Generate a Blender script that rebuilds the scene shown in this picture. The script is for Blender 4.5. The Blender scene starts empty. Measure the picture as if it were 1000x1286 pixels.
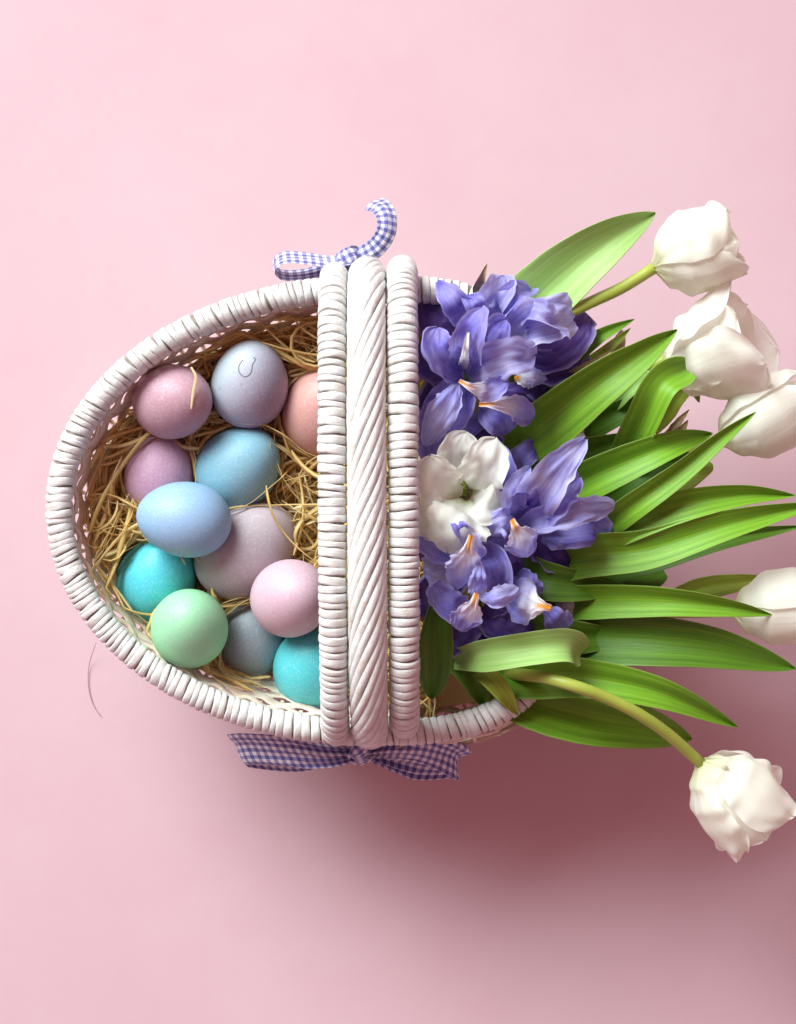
import bpy, math, random
import numpy as np
from mathutils import Vector, Matrix, noise

random.seed(7)
rng = np.random.default_rng(7)
PI = math.pi
sc = bpy.context.scene
C = sc.collection

# ------------------------------------------------------------------ camera
H, F = 1.35, 2711.0                       # camera height (m), focal length in photo pixels
cam_d = bpy.data.cameras.new('camera')
cam_d.sensor_fit = 'HORIZONTAL'
cam_d.sensor_width = 36.0
cam_d.lens = 36.0 * F / 1000.0
cam_d.clip_start, cam_d.clip_end = 0.05, 50
cam = bpy.data.objects.new('camera', cam_d)
cam.location = (0, 0, H)
C.objects.link(cam)
sc.camera = cam

# ------------------------------------------------------------------ room light
world = bpy.data.worlds.new('World')
sc.world = world
world.use_nodes = True
bg = world.node_tree.nodes['Background']
bg.inputs['Color'].default_value = (1.0, 0.46, 0.50, 1)
bg.inputs['Strength'].default_value = 0.43

def area_light(name, loc, target, size, size_y, power, color, spread=180):
    d = bpy.data.lights.new(name, 'AREA')
    d.shape = 'RECTANGLE'; d.size = size; d.size_y = size_y
    d.energy = power; d.color = color; d.spread = math.radians(spread)
    o = bpy.data.objects.new(name, d)
    o.location = loc
    o.rotation_euler = (Vector(target) - Vector(loc)).to_track_quat('-Z', 'Y').to_euler()
    C.objects.link(o)
    return o
area_light('window_light', (-1.30, 1.70, 1.54), (-0.15, 0.11, 0.05), 2.0, 1.9, 30, (0.87, 1.0, 0.98), 56)

sc.view_settings.view_transform = 'Standard'
sc.view_settings.look = 'None'
sc.view_settings.exposure = 0.0
sc.view_settings.gamma = 1.0
sc.view_settings.use_curve_mapping = False

# ------------------------------------------------------------------ helpers
def S(z): return (H - z) / F
def P(px, py, z): return Vector(((px - 500.0) * S(z), (643.0 - py) * S(z), z))

WLOC = {}
def attach(o, parent):
    if parent is not None:
        o.parent = parent
        o.matrix_parent_inverse = Matrix.Translation(-WLOC[parent.name])

def mesh_obj(name, verts, faces, mat, parent=None, uvs=None, smooth=True, col=None):
    """one mesh object; its origin goes to the middle of its own bounds"""
    V = np.array(verts, dtype=float).reshape(-1, 3)
    c = (V.min(0) + V.max(0)) / 2
    me = bpy.data.meshes.new(name)
    me.from_pydata((V - c).tolist(), [], [tuple(f) for f in faces])
    if uvs is not None:
        l = me.uv_layers.new(name='UVMap')
        idx = np.empty(len(me.loops), dtype=np.int32); me.loops.foreach_get('vertex_index', idx)
        U = np.array(uvs, dtype=np.float32).reshape(-1, 2)[idx]
        l.data.foreach_set('uv', U.ravel())
    if col is not None:
        a = me.attributes.new('tint', 'FLOAT', 'POINT')
        a.data.foreach_set('value', np.array(col, dtype=np.float32))
    if smooth: me.polygons.foreach_set('use_smooth', [True] * len(me.polygons))
    me.materials.append(mat)
    me.update()
    o = bpy.data.objects.new(name, me)
    o.location = c
    C.objects.link(o)
    WLOC[o.name] = Vector(c)
    attach(o, parent)
    return o

def tag(o, label, cat, group=None, kind=None):
    if label: o['label'] = label
    if cat: o['category'] = cat
    if group: o['group'] = group
    if kind: o['kind'] = kind
    return o

def thing(name, loc, label, cat, group=None):
    o = bpy.data.objects.new(name, None)
    o.empty_display_size = 0.02
    o.location = loc
    C.objects.link(o)
    WLOC[o.name] = Vector(loc)
    return tag(o, label, cat, group)

def catmull(pts, n):
    p = [Vector(q) for q in pts]
    if len(p) == 2: p = [p[0], p[0].lerp(p[1], .33), p[0].lerp(p[1], .67), p[1]]
    ext = [p[0] * 2 - p[1]] + p + [p[-1] * 2 - p[-2]]
    d = [0]
    for a, b in zip(p[:-1], p[1:]): d.append(d[-1] + (b - a).length)
    out = []
    for i in range(n):
        s = d[-1] * i / (n - 1)
        k = 0
        while k < len(p) - 2 and s > d[k + 1]: k += 1
        t = (s - d[k]) / max(1e-9, d[k + 1] - d[k])
        a, b, c_, e = ext[k], ext[k + 1], ext[k + 2], ext[k + 3]
        out.append(0.5 * ((2 * b) + (c_ - a) * t + (2 * a - 5 * b + 4 * c_ - e) * t * t + (3 * b - a - 3 * c_ + e) * t ** 3))
    return out

def tangents(c):
    n = len(c); T = []
    for i in range(n):
        t = c[min(n - 1, i + 1)] - c[max(0, i - 1)]
        T.append(t.normalized() if t.length > 1e-9 else Vector((0, 0, 1)))
    return T

def grid_faces(nu, nv, closed_v=False, closed_u=False):
    f = []
    for i in range(nu if closed_u else nu - 1):
        for j in range(nv if closed_v else nv - 1):
            a = i * nv + j; b = i * nv + (j + 1) % nv
            i2 = (i + 1) % nu
            f.append((a, b, i2 * nv + (j + 1) % nv, i2 * nv + j))
    return f

def tube_geo(path, ra, rb, ns=8, hint=Vector((0, 0, 1)), caps=True, closed=False, rfun=None):
    """elliptical tube: ra along the side, rb along the 'normal' (towards hint)"""
    n = len(path)
    T = []
    for i in range(n):
        if closed: t = path[(i + 1) % n] - path[i - 1]
        else: t = path[min(n - 1, i + 1)] - path[max(0, i - 1)]
        T.append(t.normalized())
    V, UV = [], []
    L = 0
    for i in range(n):
        h = hint(i) if callable(hint) else hint
        s = T[i].cross(h)
        if s.length < 1e-4: s = T[i].cross(Vector((1, 0, 0)))
        s.normalize(); nn = s.cross(T[i])
        k = rfun(i / (n - 1)) if rfun else 1.0
        if i: L += (path[i] - path[i - 1]).length
        for j in range(ns):
            a = 2 * PI * j / ns
            V.append(path[i] + s * (ra * k * math.cos(a)) + nn * (rb * k * math.sin(a)))
            UV.append((j / ns, L))
    Fc = grid_faces(n, ns, closed_v=True, closed_u=closed)
    if caps and not closed:
        Fc.append(tuple(range(ns - 1, -1, -1)))
        Fc.append(tuple((n - 1) * ns + j for j in range(ns)))
    return V, Fc, UV

def tube(name, path, ra, rb, mat, parent=None, **k):
    V, Fc, UV = tube_geo(path, ra, rb, **k)
    return mesh_obj(name, V, Fc, mat, parent, UV)

# ------------------------------------------------------------------ materials
def new_mat(name):
    m = bpy.data.materials.new(name); m.use_nodes = True
    nt = m.node_tree
    b = nt.nodes['Principled BSDF']
    return m, nt, b
def N(nt, t, **k):
    n = nt.nodes.new(t)
    for a, v in k.items(): setattr(n, a, v)
    return n
def lnk(nt, a, b): nt.links.new(a, b)
def ramp(nt, fac, stops):
    r = N(nt, 'ShaderNodeValToRGB')
    e = r.color_ramp.elements
    while len(e) < len(stops): e.new(0.5)
    for i, (p, c) in enumerate(stops):
        e[i].position = p; e[i].color = (*c, 1)
    lnk(nt, fac, r.inputs[0])
    return r.outputs[0]
def noise_tex(nt, vec, scale, detail=3, rough=.5):
    n = N(nt, 'ShaderNodeTexNoise'); n.inputs['Scale'].default_value = scale
    n.inputs['Detail'].default_value = detail; n.inputs['Roughness'].default_value = rough
    if vec is not None: lnk(nt, vec, n.inputs['Vector'])
    return n.outputs['Fac']
def mathn(nt, op, a, b=None, clamp=False):
    n = N(nt, 'ShaderNodeMath', operation=op); n.use_clamp = clamp
    for i, x in enumerate((a, b)):
        if x is None: continue
        if isinstance(x, (int, float)): n.inputs[i].default_value = x
        else: lnk(nt, x, n.inputs[i])
    return n.outputs[0]
def mix(nt, fac, a, b, blend='MIX'):
    n = N(nt, 'ShaderNodeMix', data_type='RGBA', blend_type=blend)
    for sock, x in ((n.inputs['Factor'], fac), (n.inputs['A'], a), (n.inputs['B'], b)):
        if isinstance(x, (int, float)): sock.default_value = x
        elif isinstance(x, tuple): sock.default_value = (*x, 1)
        else: lnk(nt, x, sock)
    return n.outputs['Result']
def bump(nt, bsdf, height, strength, dist):
    b = N(nt, 'ShaderNodeBump'); b.inputs['Strength'].default_value = strength
    b.inputs['Distance'].default_value = dist
    lnk(nt, height, b.inputs['Height']); lnk(nt, b.outputs[0], bsdf.inputs['Normal'])
    return b.outputs[0]
def translucent(nt, bsdf, col, amount):
    t = N(nt, 'ShaderNodeBsdfTranslucent')
    if isinstance(col, tuple): t.inputs[0].default_value = (*col, 1)
    else: lnk(nt, col, t.inputs[0])
    m = N(nt, 'ShaderNodeMixShader'); m.inputs[0].default_value = amount
    lnk(nt, bsdf.outputs[0], m.inputs[1]); lnk(nt, t.outputs[0], m.inputs[2])
    lnk(nt, m.outputs[0], nt.nodes['Material Output'].inputs[0])

def mat_table():
    m, nt, b = new_mat('pink_painted_table')
    g = N(nt, 'ShaderNodeNewGeometry').outputs['Position']
    n1 = ramp(nt, noise_tex(nt, g, 7, 6, .6), [(.35, (0, 0, 0)), (.65, (1, 1, 1))])
    n2 = noise_tex(nt, g, 60, 4, .6)
    c = mix(nt, mathn(nt, 'MULTIPLY', n1, .6), (.59, .405, .455), (.555, .345, .395))
    c = mix(nt, mathn(nt, 'MULTIPLY', n2, .25), c, (.61, .445, .49))
    lnk(nt, c, b.inputs['Base Color'])
    b.inputs['Roughness'].default_value = .6
    b.inputs['Specular IOR Level'].default_value = .35
    bump(nt, b, noise_tex(nt, g, 380, 3, .6), .06, .0006)
    return m
def mat_reed(name='whitewashed_reed', lo=(.60, .52, .46), mid=(.66, .66, .655), hi=(.78, .785, .785), alt=(.60, .55, .50)):
    m, nt, b = new_mat(name)
    tc = N(nt, 'ShaderNodeTexCoord')
    oi = N(nt, 'ShaderNodeObjectInfo').outputs['Random']
    mp = N(nt, 'ShaderNodeMapping'); lnk(nt, tc.outputs['Object'], mp.inputs[0])
    cmb = N(nt, 'ShaderNodeCombineXYZ'); lnk(nt, mathn(nt, 'MULTIPLY', oi, 40), cmb.inputs[0])
    lnk(nt, cmb.outputs[0], mp.inputs['Location'])
    n1 = noise_tex(nt, mp.outputs[0], 130, 4, .6)
    n2 = noise_tex(nt, mp.outputs[0], 700, 3, .6)
    c = ramp(nt, n1, [(.30, lo), (.46, mid), (.7, hi)])
    c = mix(nt, mathn(nt, 'MULTIPLY', oi, .28), c, alt)
    lnk(nt, c, b.inputs['Base Color'])
    b.inputs['Roughness'].default_value = .42
    b.inputs['Specular IOR Level'].default_value = .45
    mp3 = N(nt, 'ShaderNodeMapping'); mp3.inputs['Scale'].default_value = (2600, 90, 90)
    lnk(nt, mp.outputs[0], mp3.inputs[0])
    fib = noise_tex(nt, mp3.outputs[0], 1.0, 2, .5)
    c = mix(nt, mathn(nt, 'MULTIPLY', ramp(nt, fib, [(.30, (1, 1, 1)), (.55, (0, 0, 0))]), .22), c, (.42, .37, .33))
    lnk(nt, c, b.inputs['Base Color'])
    bump(nt, b, mathn(nt, 'ADD', mathn(nt, 'ADD', n1, n2), fib), .45, .0006)
    return m
def mat_core():
    m, nt, b = new_mat('dark_cane_core')
    g = N(nt, 'ShaderNodeNewGeometry').outputs['Position']
    lnk(nt, ramp(nt, noise_tex(nt, g, 200), [(.3, (.16, .12, .10)), (.7, (.30, .25, .22))]), b.inputs['Base Color'])
    b.inputs['Roughness'].default_value = .8
    return m
def mat_straw():
    m, nt, b = new_mat('dry_straw')
    a = N(nt, 'ShaderNodeAttribute', attribute_name='tint').outputs['Fac']
    g = N(nt, 'ShaderNodeNewGeometry').outputs['Position']
    c = ramp(nt, a, [(0, (.84, .55, .20)), (.35, (.93, .70, .29)), (.7, (.95, .80, .42)), (1, (.96, .89, .66))])
    c = mix(nt, mathn(nt, 'MULTIPLY', noise_tex(nt, g, 120), .4), c, (.92, .74, .40))
    lnk(nt, c, b.inputs['Base Color'])
    b.inputs['Roughness'].default_value = .38
    translucent(nt, b, c, .55)
    return m
def mat_egg(name, c1, c2, direction=(0, 0, 1), mottling=.25):
    m, nt, b = new_mat(name)
    g = N(nt, 'ShaderNodeTexCoord').outputs['Object']
    d = N(nt, 'ShaderNodeVectorMath', operation='DOT_PRODUCT')
    lnk(nt, g, d.inputs[0]); d.inputs[1].default_value = direction
    n1 = noise_tex(nt, g, 55, 4, .6)
    f = mathn(nt, 'ADD', mathn(nt, 'MULTIPLY', d.outputs['Value'], 20), .5)
    f = mathn(nt, 'ADD', f, mathn(nt, 'MULTIPLY', mathn(nt, 'SUBTRACT', n1, .5), mottling * 4), True)
    n2 = noise_tex(nt, g, 750, 3, .7)
    c = mix(nt, f, c1, c2)
    pale = tuple(min(1, x * .5 + .45) for x in c1)
    sp = ramp(nt, n2, [(.52, (0, 0, 0)), (.72, (1, 1, 1))])
    c = mix(nt, mathn(nt, 'MULTIPLY', sp, .42), c, pale)
    n3 = noise_tex(nt, g, 330, 2, .5)
    c = mix(nt, ramp(nt, n3, [(.70, (0, 0, 0)), (.78, (.5, .5, .5))]), c, tuple(x * .7 for x in c2))
    lnk(nt, c, b.inputs['Base Color'])
    b.inputs['Roughness'].default_value = .48
    b.inputs['Specular IOR Level'].default_value = .42
    b.inputs['Subsurface Weight'].default_value = .12
    b.inputs['Subsurface Scale'].default_value = .004
    bump(nt, b, n2, .30, .0005)
    return m
def uv_parts(nt):
    uv = N(nt, 'ShaderNodeUVMap')
    s = N(nt, 'ShaderNodeSeparateXYZ'); lnk(nt, uv.outputs[0], s.inputs[0])
    return uv.outputs[0], s.outputs[0], s.outputs[1]
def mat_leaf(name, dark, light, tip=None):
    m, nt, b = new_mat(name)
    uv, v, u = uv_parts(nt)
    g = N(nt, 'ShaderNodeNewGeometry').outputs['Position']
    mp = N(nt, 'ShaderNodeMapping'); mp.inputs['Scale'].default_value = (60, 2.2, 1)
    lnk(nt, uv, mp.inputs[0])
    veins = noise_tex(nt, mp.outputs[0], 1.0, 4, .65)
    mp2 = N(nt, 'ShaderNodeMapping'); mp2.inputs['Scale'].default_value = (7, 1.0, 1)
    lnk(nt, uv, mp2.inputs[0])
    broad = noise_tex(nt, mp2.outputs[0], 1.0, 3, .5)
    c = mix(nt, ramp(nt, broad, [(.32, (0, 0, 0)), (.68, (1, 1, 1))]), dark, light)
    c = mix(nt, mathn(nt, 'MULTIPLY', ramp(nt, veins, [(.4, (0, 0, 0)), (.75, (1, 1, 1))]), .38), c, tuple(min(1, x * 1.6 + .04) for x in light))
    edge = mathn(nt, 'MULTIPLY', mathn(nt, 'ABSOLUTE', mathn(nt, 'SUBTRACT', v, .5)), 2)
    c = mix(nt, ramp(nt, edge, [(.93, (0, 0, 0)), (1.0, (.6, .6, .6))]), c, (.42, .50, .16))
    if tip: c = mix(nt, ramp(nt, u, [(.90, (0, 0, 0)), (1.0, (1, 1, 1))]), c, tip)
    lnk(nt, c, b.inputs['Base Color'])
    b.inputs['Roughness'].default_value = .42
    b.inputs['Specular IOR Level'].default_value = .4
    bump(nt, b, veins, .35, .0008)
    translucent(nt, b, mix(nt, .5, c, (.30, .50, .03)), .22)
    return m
def mat_petal_white():
    m, nt, b = new_mat('white_tulip_petal')
    uv, v, u = uv_parts(nt)
    mp = N(nt, 'ShaderNodeMapping'); mp.inputs['Scale'].default_value = (26, 1.3, 1)
    lnk(nt, uv, mp.inputs[0])
    veins = noise_tex(nt, mp.outputs[0], 1.0, 4, .6)
    c = mix(nt, ramp(nt, veins, [(.35, (0, 0, 0)), (.7, (1, 1, 1))]), (.89, .89, .82), (.94, .94, .91))
    c = mix(nt, ramp(nt, u, [(.0, (1, 1, 1)), (.22, (0, 0, 0))]), c, (.70, .74, .42))
    lnk(nt, c, b.inputs['Base Color'])
    b.inputs['Roughness'].default_value = .5
    b.inputs['Specular IOR Level'].default_value = .3
    bump(nt, b, veins, .30, .0010)
    translucent(nt, b, (.93, .93, .82), .48)
    return m
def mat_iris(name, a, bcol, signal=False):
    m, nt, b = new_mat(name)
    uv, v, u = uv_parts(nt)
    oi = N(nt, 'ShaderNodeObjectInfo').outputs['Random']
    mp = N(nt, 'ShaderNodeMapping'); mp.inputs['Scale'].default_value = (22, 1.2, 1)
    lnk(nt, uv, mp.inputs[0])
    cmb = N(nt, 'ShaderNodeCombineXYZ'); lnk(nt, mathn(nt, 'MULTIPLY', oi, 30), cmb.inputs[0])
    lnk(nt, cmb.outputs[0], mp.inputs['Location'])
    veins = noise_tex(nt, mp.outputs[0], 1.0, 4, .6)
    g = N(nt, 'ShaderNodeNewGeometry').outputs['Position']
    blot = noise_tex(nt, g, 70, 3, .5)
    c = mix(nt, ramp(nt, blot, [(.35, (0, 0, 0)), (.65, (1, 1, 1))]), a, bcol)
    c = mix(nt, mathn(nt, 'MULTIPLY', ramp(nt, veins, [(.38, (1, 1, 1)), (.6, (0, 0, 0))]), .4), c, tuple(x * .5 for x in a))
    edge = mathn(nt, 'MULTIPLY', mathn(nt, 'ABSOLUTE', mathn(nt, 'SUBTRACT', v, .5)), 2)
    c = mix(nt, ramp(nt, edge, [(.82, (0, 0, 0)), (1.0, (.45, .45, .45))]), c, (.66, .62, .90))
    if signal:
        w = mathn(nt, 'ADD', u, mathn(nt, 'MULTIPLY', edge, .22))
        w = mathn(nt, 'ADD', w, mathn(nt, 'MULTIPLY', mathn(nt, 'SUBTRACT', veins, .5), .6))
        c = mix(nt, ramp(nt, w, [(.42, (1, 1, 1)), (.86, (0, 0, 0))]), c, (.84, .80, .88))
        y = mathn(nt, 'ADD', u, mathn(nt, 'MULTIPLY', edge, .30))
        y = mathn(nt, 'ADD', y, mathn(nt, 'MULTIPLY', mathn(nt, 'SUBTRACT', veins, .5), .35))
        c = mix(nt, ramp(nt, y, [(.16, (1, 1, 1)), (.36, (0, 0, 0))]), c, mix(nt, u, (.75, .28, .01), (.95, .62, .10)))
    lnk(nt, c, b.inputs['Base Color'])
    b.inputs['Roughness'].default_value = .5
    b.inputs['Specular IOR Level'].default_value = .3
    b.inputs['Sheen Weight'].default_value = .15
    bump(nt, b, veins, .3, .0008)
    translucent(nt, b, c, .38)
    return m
def mat_stem(name, a, bcol):
    m, nt, b = new_mat(name)
    uv, v, u = uv_parts(nt)
    g = N(nt, 'ShaderNodeNewGeometry').outputs['Position']
    c = mix(nt, noise_tex(nt, g, 60, 4, .6), a, bcol)
    lnk(nt, c, b.inputs['Base Color'])
    b.inputs['Roughness'].default_value = .45
    bump(nt, b, noise_tex(nt, g, 500, 2), .15, .0005)
    return m
def mat_gingham():
    m, nt, b = new_mat('violet_gingham_cotton')
    uv, v, u = uv_parts(nt)
    p = .0047
    def stripe(x):
        t = mathn(nt, 'FRACT', mathn(nt, 'DIVIDE', x, p))
        return mathn(nt, 'GREATER_THAN', t, .5)
    s = mathn(nt, 'MULTIPLY', mathn(nt, 'ADD', stripe(v), stripe(u)), .5)
    c = ramp(nt, s, [(0, (.84, .83, .87)), (.5, (.33, .33, .58)), (1, (.10, .095, .34))])
    lnk(nt, c, b.inputs['Base Color'])
    b.inputs['Roughness'].default_value = .75
    b.inputs['Sheen Weight'].default_value = .3
    mp = N(nt, 'ShaderNodeMapping'); mp.inputs['Scale'].default_value = (2600, 2600, 1)
    lnk(nt, uv, mp.inputs[0])
    ck = N(nt, 'ShaderNodeTexNoise'); ck.inputs['Scale'].default_value = 1.0
    lnk(nt, mp.outputs[0], ck.inputs['Vector'])
    bump(nt, b, ck.outputs['Fac'], .25, .0004)
    translucent(nt, b, c, .15)
    return m
def mat_plain(name, a, bcol, scale=150, rough=.7):
    m, nt, b = new_mat(name)
    g = N(nt, 'ShaderNodeNewGeometry').outputs['Position']
    lnk(nt, mix(nt, noise_tex(nt, g, scale, 4, .6), a, bcol), b.inputs['Base Color'])
    b.inputs['Roughness'].default_value = rough
    return m

M_TABLE, M_REED, M_CORE, M_STRAW = mat_table(), mat_reed(), mat_core(), mat_straw()
M_WEAVE = mat_reed('natural_pale_reed', (.58, .44, .33), (.76, .62, .51), (.83, .72, .63), (.72, .55, .43))
M_WHITE = mat_petal_white()
M_IRIS = mat_iris('iris_petal', (.21, .175, .66), (.40, .36, .84))
M_IRISL = mat_iris('pale_iris_petal', (.38, .35, .82), (.60, .58, .93))
M_IRISD = mat_iris('shaded_iris_petal', (.085, .04, .25), (.16, .09, .40))  # deep violet; shade under and between the blooms is put into the colour
M_FALL = mat_iris('iris_fall_petal', (.28, .25, .76), (.48, .46, .90), True)
M_LEAF = mat_leaf('tulip_leaf', (.10, .25, .008), (.22, .46, .025))
M_LEAFD = mat_leaf('shaded_tulip_leaf', (.05, .135, .005), (.11, .25, .012))  # darker copy of the leaf green, shade among the packed leaves painted in
M_LEAFL = mat_leaf('pale_tulip_leaf', (.27, .50, .11), (.40, .62, .19))
M_LEAFY = mat_leaf('yellow_green_leaf', (.25, .38, .03), (.42, .52, .07))
M_STEM = mat_stem('tulip_stem', (.27, .36, .03), (.42, .47, .09))
M_STEMG = mat_stem('iris_stem', (.05, .13, .02), (.12, .24, .04))
M_GING = mat_gingham()
M_DRY = mat_plain('dried_sheath', (.20, .12, .06), (.48, .37, .22))

# ------------------------------------------------------------------ table
tb = mesh_obj('table', [(-3, -3, 0), (3, -3, 0), (3, 3, 0), (-3, 3, 0)], [(0, 1, 2, 3)], M_TABLE, smooth=False)
tag(tb, 'matte pink painted table top under the basket', 'table', kind='structure')

# ------------------------------------------------------------------ basket
ZR = .130
BC = P(463, 638, ZR)
basket = thing('wicker_basket', (BC.x, BC.y, 0),
               'whitewashed oval wicker basket with a thick triple handle', 'basket')

def outline(n, inset_px=17):
    pts = []
    for i in range(4000):
        t = 2 * PI * i / 4000
        ct, st = math.cos(t), math.sin(t)
        ex = 2.0 if ct < 0 else 2 / 3.0
        ex2 = 2.0 if ct < 0 else 3.0
        a = (406 if ct < 0 else 275) - inset_px
        b = (293 if st > 0 else 299) - inset_px
        if ct < 0: x, y = a * ct, b * st
        else:
            x = a * math.copysign(abs(ct) ** (2 / 3.0), ct); y = b * math.copysign(abs(st) ** (2 / 3.0), st)
        pts.append(P(463 + x, 638 - y, ZR))
    d = [0]
    for a, b in zip(pts, pts[1:] + pts[:1]): d.append(d[-1] + (b - a).length)
    out = []
    k = 0
    for i in range(n):
        s = d[-1] * i / n
        while d[k + 1] < s: k += 1
        t = (s - d[k]) / (d[k + 1] - d[k])
        out.append(pts[k].lerp(pts[(k + 1) % 4000], t))
    return out, d[-1]
NR = 720
RIM, RIMLEN = outline(NR)
RN = []
for i in range(NR):
    t = RIM[(i + 4) % NR] - RIM[i - 4]
    RN.append(Vector((t.y, -t.x, 0)).normalized())        # outward (path runs anticlockwise)
RR = 17 * S(ZR)                                            # rim tube radius

def ring_mesh(name, R, w, th, seg=26, lump=.0, seed=0):
    """one wrap of flat reed round a core of radius R: axis = local X"""
    V = []; prof = [(-.5, -1.2), (-.495, .15), (-.43, .68), (-.25, .95), (0, 1.0), (.25, .95), (.43, .68), (.495, .15), (.5, -1.2)]
    np_ = len(prof)
    for i in range(seg):
        a = 2 * PI * i / seg
        wob = 1 + .06 * math.sin(a * 2 + seed * 1.7) + .04 * math.sin(a * 5 + seed)
        sh = .10 * w * math.sin(a + seed * 2.1)
        for (x, h) in prof:
            r = R + th * h * (1 + lump * math.sin(a * 3 + seed))
            V.append((x * w * wob + sh, r * math.cos(a), r * math.sin(a)))
    me = bpy.data.meshes.new(name)
    me.from_pydata(V, [], grid_faces(seg, np_, closed_u=True))
    me.polygons.foreach_set('use_smooth', [True] * len(me.polygons))
    me.materials.append(M_REED); me.update()
    return me

def frame_matrix(pos, tan, up, tilt=0.0, yaw=0.0, scale=(1, 1, 1)):
    x = tan.normalized(); y = up.cross(x)
    if y.length < 1e-5: y = Vector((0, 1, 0))
    y.normalize(); z = x.cross(y)
    R = Matrix((x, y, z)).transposed().to_4x4()
    return Matrix.Translation(pos) @ R @ Matrix.Rotation(tilt, 4, 'Z') @ Matrix.Rotation(yaw, 4, 'Y') @ Matrix.Diagonal((*scale, 1))

def place(name, me, M, parent):
    o = bpy.data.objects.new(name, me)
    C.objects.link(o)
    attach(o, parent)
    o.matrix_basis = M
    return o

# rim: a cane core and the reed wrapped round it
rim = tube('rim', [RIM[i] for i in range(0, NR, 4)], RR * .84, RR * .84, M_CORE, basket, ns=10, closed=True)
WR = [(ring_mesh('wrapping_reed', RR * .90, w, RR * .10, seed=k), w) for k, w in enumerate((.0028, .0033, .0037, .0041, .0045, .0050))]
s = 0.0
while s < RIMLEN - .003:
    me, w = random.choice(WR)
    f = (s + w / 2) / RIMLEN * NR
    i = int(f) % NR
    p = RIM[i].lerp(RIM[(i + 1) % NR], f - int(f))
    t = RIM[(i + 3) % NR] - RIM[i - 3]
    k = random.uniform(.98, 1.03)
    place('wrapping_reed', me, frame_matrix(p + Vector((0, 0, random.uniform(-.0004, .0004))), t, Vector((0, 0, 1)),
          tilt=.13 + random.uniform(-.10, .10), yaw=random.uniform(-.06, .06) + .08, scale=(1, k, k)), rim)
    s += w + random.choice((.0, .00015, .0003, .0004))

# side: stakes and weavers with the open gaps between them
NST = 72
def wall_pt(f, z):
    i = int(f * NR) % NR
    p, n = RIM[i], RN[i]
    d = ZR - z
    lean = .34
    off = -lean * d - .10 * d * d / ZR
    se = max(0.0, n.x * .55 - n.y * .75)
    se = se if n.x > .05 else 0.0
    off += 0.034 * max(0, se) * math.sin(min(1, d / .05) * PI * .5) * (1 if n.x > .1 else max(0, n.x) * 10)
    return p + n * off + Vector((0, 0, -d)), n
NW = 432
rows = [.0085 + .0075 * k for k in range(14)]
for r, z in enumerate(rows):
    path, hints = [], []
    ph = r % 2 * PI
    for i in range(NW):
        f = i / NW
        zz = z + .0021 * math.sin(f * NST * PI + ph + PI / 2) * (.7 + .6 * noise.noise((f * 30, r * 1.7, 5))) + .0006 * noise.noise((f * 40, r * 3.1, 0))
        p, n = wall_pt(f, zz)
        path.append(p + n * (.0005 * math.cos(f * NST * PI + ph)))
        hints.append((n + Vector((0, 0, -.36))).normalized())
    tube('weaver_reed', path, random.uniform(.0036, .0039), .0009, M_WEAVE, basket, ns=8, closed=True, hint=lambda i, h=hints: h[i])
for k in range(NST):
    f = (k + .02) / NST
    path = [wall_pt(f, zz)[0] + wall_pt(f, zz)[1] * .0016 for zz in np.linspace(.004, ZR - .006, 12)]
    tube('stake', path, .0014, .0007, M_WEAVE, basket, ns=6, hint=RN[int(f * NR) % NR])
# braid of upright reed ends just under the rim
for q, z in enumerate((ZR - .0125, ZR - .0175)):
    path, hints = [], []
    for i in range(NW):
        f = i / NW
        p, n = wall_pt(f, z + .0008 * math.sin(f * 260 + q * 2))
        path.append(p + n * (.0010 * math.sin(f * 260 + q * 2)))
        hints.append(n)
    tube('weaver_reed', path, .0032, .0016, M_WEAVE, basket, ns=8, closed=True, hint=lambda i, h=hints: h[i])
# woven base
bv, bf = [], []
for zz in (.003, .0085):
    for i in range(0, NR, 6): bv.append(wall_pt(i / NR, .006)[0] * 1 + Vector((0, 0, zz - .006)))
nb = NR // 6
bf = [tuple(range(nb - 1, -1, -1)), tuple(range(nb, 2 * nb))] + [(i, (i + 1) % nb, nb + (i + 1) % nb, nb + i) for i in range(nb)]
mesh_obj('base', bv, bf, M_REED, basket, smooth=False)

# handle: two wrapped strands either side of a twisted rope
def arch(px_top, px_bot, y_top, y_bot, hz, n=160, z0=.118, zlow=.092, pw=.62):
    """from the north leg over to the south leg; px_* at the ends, y_* image rows where the legs pass the rim"""
    A, B = P(px_top, y_top, z0), P(px_bot, y_bot, z0)
    mid = (A + B) / 2; half = (A - B) / 2
    out = []
    m = 10
    for i in range(m): out.append(A + Vector((0, -.004 * (1 - i / m), (zlow - z0) * (1 - i / m))))
    for i in range(n):
        t = PI * i / (n - 1)
        c = math.copysign(abs(math.cos(t)) ** .82, math.cos(t))
        out.append(mid + half * c + Vector((0, 0, hz * math.sin(t) ** pw)))
    for i in range(1, m + 1): out.append(B + Vector((0, .004 * i / m, (zlow - z0) * (i / m))))
    return catmull(out[::3] + [out[-1]], 240)

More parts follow.
